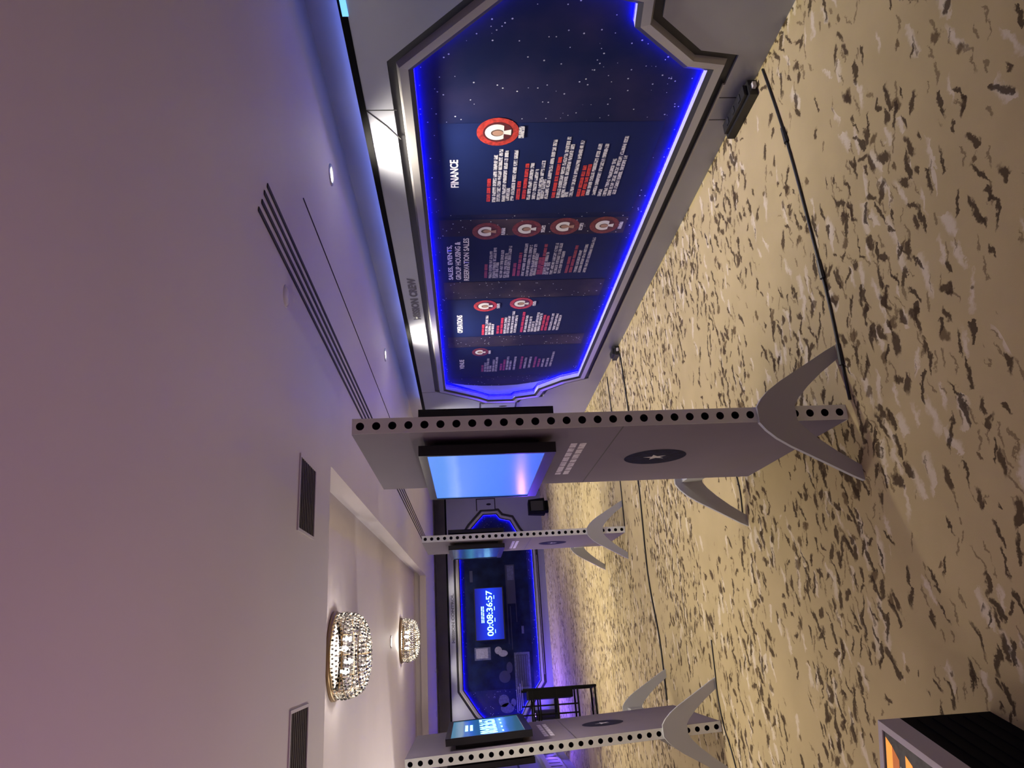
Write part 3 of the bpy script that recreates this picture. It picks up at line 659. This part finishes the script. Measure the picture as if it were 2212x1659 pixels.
def kiosk(x, y, lean, label, labels, scr, shared={}):
    t = thing('kiosk', label, 'kiosk', (x, y, 0), 0, 'standing monitor kiosks')
    rot = (0, lean, 0)
    def put(name, key, make, m, loc=(0, 0, 0), r=rot, par=t):
        if key not in shared:
            o = make().build(name, m, par, loc, r, fix=key not in ('post0', 'post1')); shared[key] = o
            if key in ('post0', 'post1'):
                bm = bmesh.new(); bm.from_mesh(o.data); bmesh.ops.remove_doubles(bm, verts=bm.verts, dist=1e-6); bmesh.ops.recalc_face_normals(bm, faces=bm.faces); bm.to_mesh(o.data); bm.free()
            return o
        o = bpy.data.objects.new(name, shared[key].data); C.objects.link(o); o.parent = par; o.location = loc; o.rotation_euler = r
        return o
    put('post', 'post0', lambda: post_mesh(False), ['post', 'hole'])
    put('post', 'post1', lambda: post_mesh(True), ['post', 'hole'], (0, KL, 0))
    sk = put('skin', 'skin', lambda: MB().box(-0.0316, -0.0311, 0.002, KL-0.002, 0.004, KH).box(0.0311, 0.0316, 0.002, KL-0.002, 0.004, KH).box(-0.0311, 0.0311, 0.063, KL-0.063, 0.004, KH), 'kiosk')
    put('seam', 'seam', lambda: MB().box(-0.0319, -0.0316, 0.002, KL-0.002, 0.920, 0.925).box(0.0316, 0.0319, 0.002, KL-0.002, 0.920, 0.925), 'groove', (0, 0, 0), (0, 0, 0), sk)
    fp = lambda: MB().prism(foot_loop, lambda a, b: (a, -0.020, b), lambda a, b: (a, -0.001, b))
    put('foot_plate', 'foot', fp, 'foot', (0, 0, 0), (0, 0, 0))
    put('foot_plate', 'foot', fp, 'foot', (0, KL+0.14, 0), (0, 0, 0))
    put('foot_bracket', 'brk', lambda: MB().box(-0.025, 0.025, KL, KL+0.12, 0.24, 0.34), 'foot', (0, 0, 0), (0, 0, 0))
    # emblem and small lettering on both faces
    for sg in (-1, 1):
        f = lambda d: (lambda a, b: (sg*(0.0317+d), a, b))
        def emb():
            e = MB(); e.flat([circle(0.545, 0.66, 0.145, 32)], f(0.0008), 0)
            e.flat([circle(0.545, 0.66, 0.128, 32), circle(0.545, 0.66, 0.122, 32)], f(0.0012), 0)
            st = []
            for k in range(10):
                r_ = 0.058 if k % 2 == 0 else 0.022
                st.append((0.545+r_*0.8*math.sin(2*PI*k/10), 0.66+r_*math.cos(2*PI*k/10)))
            e.flat([st[::-1]], f(0.0014), 1); return e
        put('emblem', 'emb%d' % sg, emb, ['emblem', 'emblem_white'], (0, 0, 0), (0, 0, 0), sk)
        def words():
            e = MB()
            for z in (1.085, 1.045):
                yy = 0.24
                while yy < 0.83:
                    wd = random.uniform(.06, .14); e.flat([[(yy, z-.014), (min(yy+wd, .86), z-.014), (min(yy+wd, .86), z+.014), (yy, z+.014)]], f(0.0009)); yy += wd+.012
            return e
        put('lettering', 'wrd%d' % sg, words, 'kiosk_text', (0, 0, 0), (0, 0, 0), sk)
    # one monitor on each face, leaning with the panel
    zc = 1.185; off = HW+0.0008
    for sg, lab, sc in ((-1, labels[0], scr[0]), (1, labels[1], scr[1])):
        px = x+sg*off*math.cos(lean)+zc*math.sin(lean); pz = zc*math.cos(lean)-sg*off*math.sin(lean)
        mo = monitor('kiosk_monitor', lab, (0, 0, 0), (0, 0, 0), sc[0], sc[1], 'kiosk monitors', bt=0.034, bb=0.044, dp=0.066 if sg*x < 0 else 0.052)
        R3 = Matrix.Rotation(lean, 4, 'Y') @ Matrix.Rotation(-PI/2 if sg < 0 else PI/2, 4, 'Z')
        mo.matrix_world = Matrix.Translation((px, y+0.57, pz)) @ R3
    return t
kiosk(0.764, 2.67, 0.0122, 'tall grey perforated-post kiosk nearest the finance column with a black cable at its foot',
      ('monitor with plain pale blue screen on the tall kiosk', 'black monitor seen edge-on, facing the crew wall, on the kiosk nearest it'), (('scr_blue', False), ('scr_blue', False)))
kiosk(0.895, 6.98, 0.003, 'slim-looking grey kiosk in front of the far control room window',
      ('dark monitor on the kiosk standing before the far wall, facing the coffer side', 'monitor on the kiosk standing before the far wall, facing the crew wall'), (('scr_dim', False), ('scr_blue', False)))
kiosk(-0.633, 4.86, -0.0427, 'grey kiosk leaning slightly outward beside the black metal cart',
      ('black monitor seen edge-on at the back of the leaning kiosk', 'teal and blue countdown monitor on the leaning kiosk'), (('scr_blue', False), ('scr_teal', True)))

# ------------------------------------------------------------------ low screen pedestal beside the camera
pd = thing('screen_pedestal', 'low black pedestal with white-rimmed top showing orange bars', 'pedestal', (-0.31, 2.27, 0), math.radians(-17.2))
# local: -x runs left along the far edge, -y runs toward the viewer
MB().box(-0.50, 0, -0.46, 0, 0.0, 0.285).build('base', 'black_matt', pd)
m = MB(); m.box(-0.50, 0.0, -0.46, 0.0, 0.285, 0.348); m.box(-0.50, 0.0, -0.020, 0.0, 0.348, 0.354); m.box(-0.020, 0.0, -0.46, -0.020, 0.348, 0.354)
m.box(-0.50, -0.480, -0.46, -0.020, 0.348, 0.354); m.box(-0.480, -0.020, -0.46, -0.440, 0.348, 0.354); m.build('rim', 'pod_white', pd)
gl = MB().box(-0.480, -0.020, -0.440, -0.020, 0.348, 0.350).build('screen', 'pod_screen', pd)
for i in range(4):
    y = -0.030-i*0.092
    b_ = MB(); b_.flat([[(-0.47, y-0.030), (-0.05-0.012*i, y-0.030), (-0.036-0.012*i, y), (-0.47, y)]], lambda p, q: (p, q, 0.3505)); b_.build('orange_bar', 'orange', gl)
    b_ = MB(); b_.flat([[(-0.47, y-0.062), (-0.075-0.012*i, y-0.062), (-0.05-0.012*i, y-0.030), (-0.47, y-0.030)]], lambda p, q: (p, q, 0.3505)); b_.build('shaded_bar', 'orange_dark', gl)
    b_ = MB(); b_.flat([[(-0.47, y-0.085), (-0.10, y-0.085), (-0.09, y-0.066), (-0.47, y-0.066)]], lambda p, q: (p, q, 0.3505)); b_.build('silver_bar', 'silver', gl)
for i in range(5): MB().box(0.0, 0.004, -0.44, -0.02, 0.04+i*0.048, 0.052+i*0.048).build('side_rib', 'black_matt', pd)

# ------------------------------------------------------------------ black metal cart before the far wall
ct = thing('cart', 'black metal frame cart standing against the violet glow', 'cart', (-0.91, 9.75, 0), 0.12)
def bar(a, b, r=0.013): MB().tube([a, b], r, 6).build('frame_bar', 'black_matt', ct)
for x in (-0.21, 0.21):
    for y in (-0.16, 0.16): MB().tube([(x, y, 0.0), (x, y, 0.98 if x < 0 else 0.93)], 0.016, 6).build('leg', 'black_matt', ct)
for z in (0.02, 0.24, 0.50, 0.72, 0.80):
    for y in (-0.16, 0.16): bar((-0.21, y, z), (0.21, y, z), 0.012)
    for x in (-0.21, 0.21): bar((x, -0.16, z), (x, 0.16, z), 0.012)
for x in (-0.08, 0.02): bar((x, -0.16, 0.24), (x, -0.16, 0.95), 0.010)
MB().box(0.10, 0.20, -0.17, 0.17, 0.30, 0.86).build('side_panel', 'black_matt', ct)
MB().box(-0.21, 0.21, -0.16, 0.16, 0.495, 0.505).build('shelf', 'black_matt', ct)
bar((-0.21, -0.16, 0.97), (-0.21, 0.16, 0.97))

# ------------------------------------------------------------------ floor fixtures
def uplight(x, y, label, m, col, power, aim=(0, 0, 1), h=0.16, size=100):
    t = thing('floor_uplight', label, 'uplight', (x, y, 0), 0, 'floor uplights')
    MB().lathe([(0.0, 0.0), (0.075, 0.0), (0.075, 0.02), (0.06, 0.03), (0.085, 0.05), (0.09, h), (0.08, h), (0.078, h-0.015)], 20).build('housing', 'black', t, smooth=False)
    MB().flat([circle(0, 0, 0.078, 20)], lambda a, b: (a, b, h-0.014)).build('lens', m, t)
    l = bpy.data.lights.new('uplight_beam', 'SPOT'); l.energy = power; l.color = col; l.spot_size = math.radians(size); l.spot_blend = 0.9; l.shadow_soft_size = 0.07
    o = bpy.data.objects.new('uplight_beam', l); C.objects.link(o); o.parent = t; o.location = (0, 0, h+0.01); o.rotation_euler = Vector(aim).to_track_quat('-Z', 'Y').to_euler()
    return t
uplight(-1.75, 13.3, 'violet floor uplight at the foot of the violet-lit wall', 'violet_led', (0.14, 0.06, 1.0), P_UP*4.0, aim=(0.25, -0.2, -0.8), h=0.42, size=165)
uplight(-1.45, 14.25, 'violet floor uplight at the left foot of the far wall', 'violet_led', (0.14, 0.06, 1.0), P_UP*4.5, aim=(0.5, -0.25, -0.8), h=0.42, size=165)
uplight(-1.9, 0.5, 'magenta floor uplight standing on the open side of the hall near the pedestal', 'magenta_led', (0.78, 0.28, 0.85), P_UP*0.6, size=160)
for y_ in (3.6, 6.6, 9.6):  # unseen row of lamps added to brighten the ceiling
    uplight(-3.0, y_, 'added fill uplight out of view, in a row on the open side of the hall', 'magenta_led', (1.0, 0.93, 0.86), P_UP*(1.6 if y_ < 5 else 2.4), size=165)
uplight(1.6, -1.6, 'added fill uplight out of view, behind the photographer by the crew wall', 'magenta_led', (0.95, 0.86, 0.90), P_UP*0.15, size=165)  # added lamp, bounces fill off the ceiling from behind the camera
# black loudspeaker at the foot of the far wall
ls = thing('loudspeaker', 'small black loudspeaker at the foot of the far display wall', 'loudspeaker', (2.20, 13.35, 0), 0.1)
hx = [(-0.16, -0.10), (-0.11, -0.15), (0.11, -0.15), (0.16, -0.10), (0.13, 0.13), (-0.13, 0.13)]
MB().prism(hx, lambda a, b: (a, b, 0.07), lambda a, b: (a*0.86, b*0.86, 0.37)).build('cabinet', 'black_matt', ls)
MB().prism([(a*0.7, b*0.7) for a, b in hx], lambda a, b: (a, b, 0.0), lambda a, b: (a, b, 0.07)).build('base', 'black_matt', ls)
MB().box(-0.09, 0.09, -0.151, -0.140, 0.10, 0.33).build('grille', 'black', ls)
# power boxes at the foot of the crew wall
def power_box(x, y, ly, label):
    t = thing('power_box', label, 'power box', (x, y, 0), 0, 'power boxes at the foot of the crew wall')
    m = MB(); m.box(-0.045, 0.045, -ly/2, ly/2, 0.0, 0.045); m.box(-0.03, 0.03, -ly/2+0.02, ly/2-0.02, 0.045, 0.065); m.build('housing', 'black', t)
    for k in range(3): MB().box(-0.018, 0.018, -ly*0.3+k*ly*0.25, -ly*0.3+k*ly*0.25+0.03, 0.065, 0.068).build('socket', 'hole', t)
    MB().box(-0.01, 0.02, -ly/2-0.02, -ly/2, 0.012, 0.03).build('plug', 'emblem_white', t)
power_box(2.535, 2.985, 0.34, 'long black power box on the carpet under the finance end of the wall')
power_box(2.535, 6.42, 0.16, 'short black power box on the carpet near the far end of the crew wall')

def cable(pts, label, r=0.006, plugs=()):
    t = thing('power_cable', label, 'cable', (pts[0][0], pts[0][1], 0))
    P = []
    for i in range(len(pts)-1):
        p0 = Vector(pts[max(i-1, 0)]); p1 = Vector(pts[i]); p2 = Vector(pts[i+1]); p3 = Vector(pts[min(i+2, len(pts)-1)])
        for k in range(6):
            u = k/6
            P.append(0.5*((2*p1)+(p2-p0)*u+(2*p0-5*p1+4*p2-p3)*u*u+(3*p1-p0-3*p2+p3)*u**3))
    P.append(Vector(pts[-1]))
    o = Vector((pts[0][0], pts[0][1], 0))
    Q = [Vector((p.x, p.y, r))-o for p in P]
    MB().tube(Q, r, 7).build('cord', 'cable', t, smooth=True)
    for k in plugs:
        i = int(k*(len(Q)-2)); MB().tube([Q[i], Q[i]+(Q[i+1]-Q[i]).normalized()*0.09], [r*1.7, r*2.2], 8).build('connector', 'cable', t)
cable([(2.56, 2.72), (2.3, 2.68), (2.0, 2.646), (1.62, 2.625), (1.256, 2.61), (1.0, 2.615), (0.80, 2.62)], 'black power cable with connectors from the crew wall to the nearest kiosk', 0.006, (0.28, 0.62, 0.85))
cable([(2.50, 6.33), (2.3, 6.29), (1.922, 6.253), (1.207, 6.195), (0.411, 6.25), (-0.118, 6.12), (-0.58, 6.12)], 'long black cable crossing the carpet to the leaning kiosk', 0.0065)
cable([(2.50, 7.0), (2.0, 6.96), (1.36, 6.93), (1.04, 6.945), (0.92, 6.95)], 'thin black cable running to the kiosk before the far wall', 0.0055)
cable([(0.80, 3.93), (0.68, 3.91), (0.572, 3.925), (0.52, 3.94)], 'short thin cable at the rear foot of the nearest kiosk', 0.004)
cable([(-0.12, 4.80), (-0.30, 4.815), (-0.45, 4.83), (-0.62, 4.80), (-0.75, 4.72), (-1.0, 4.62)], 'thin dark cable lying at the front foot of the leaning kiosk', 0.004)
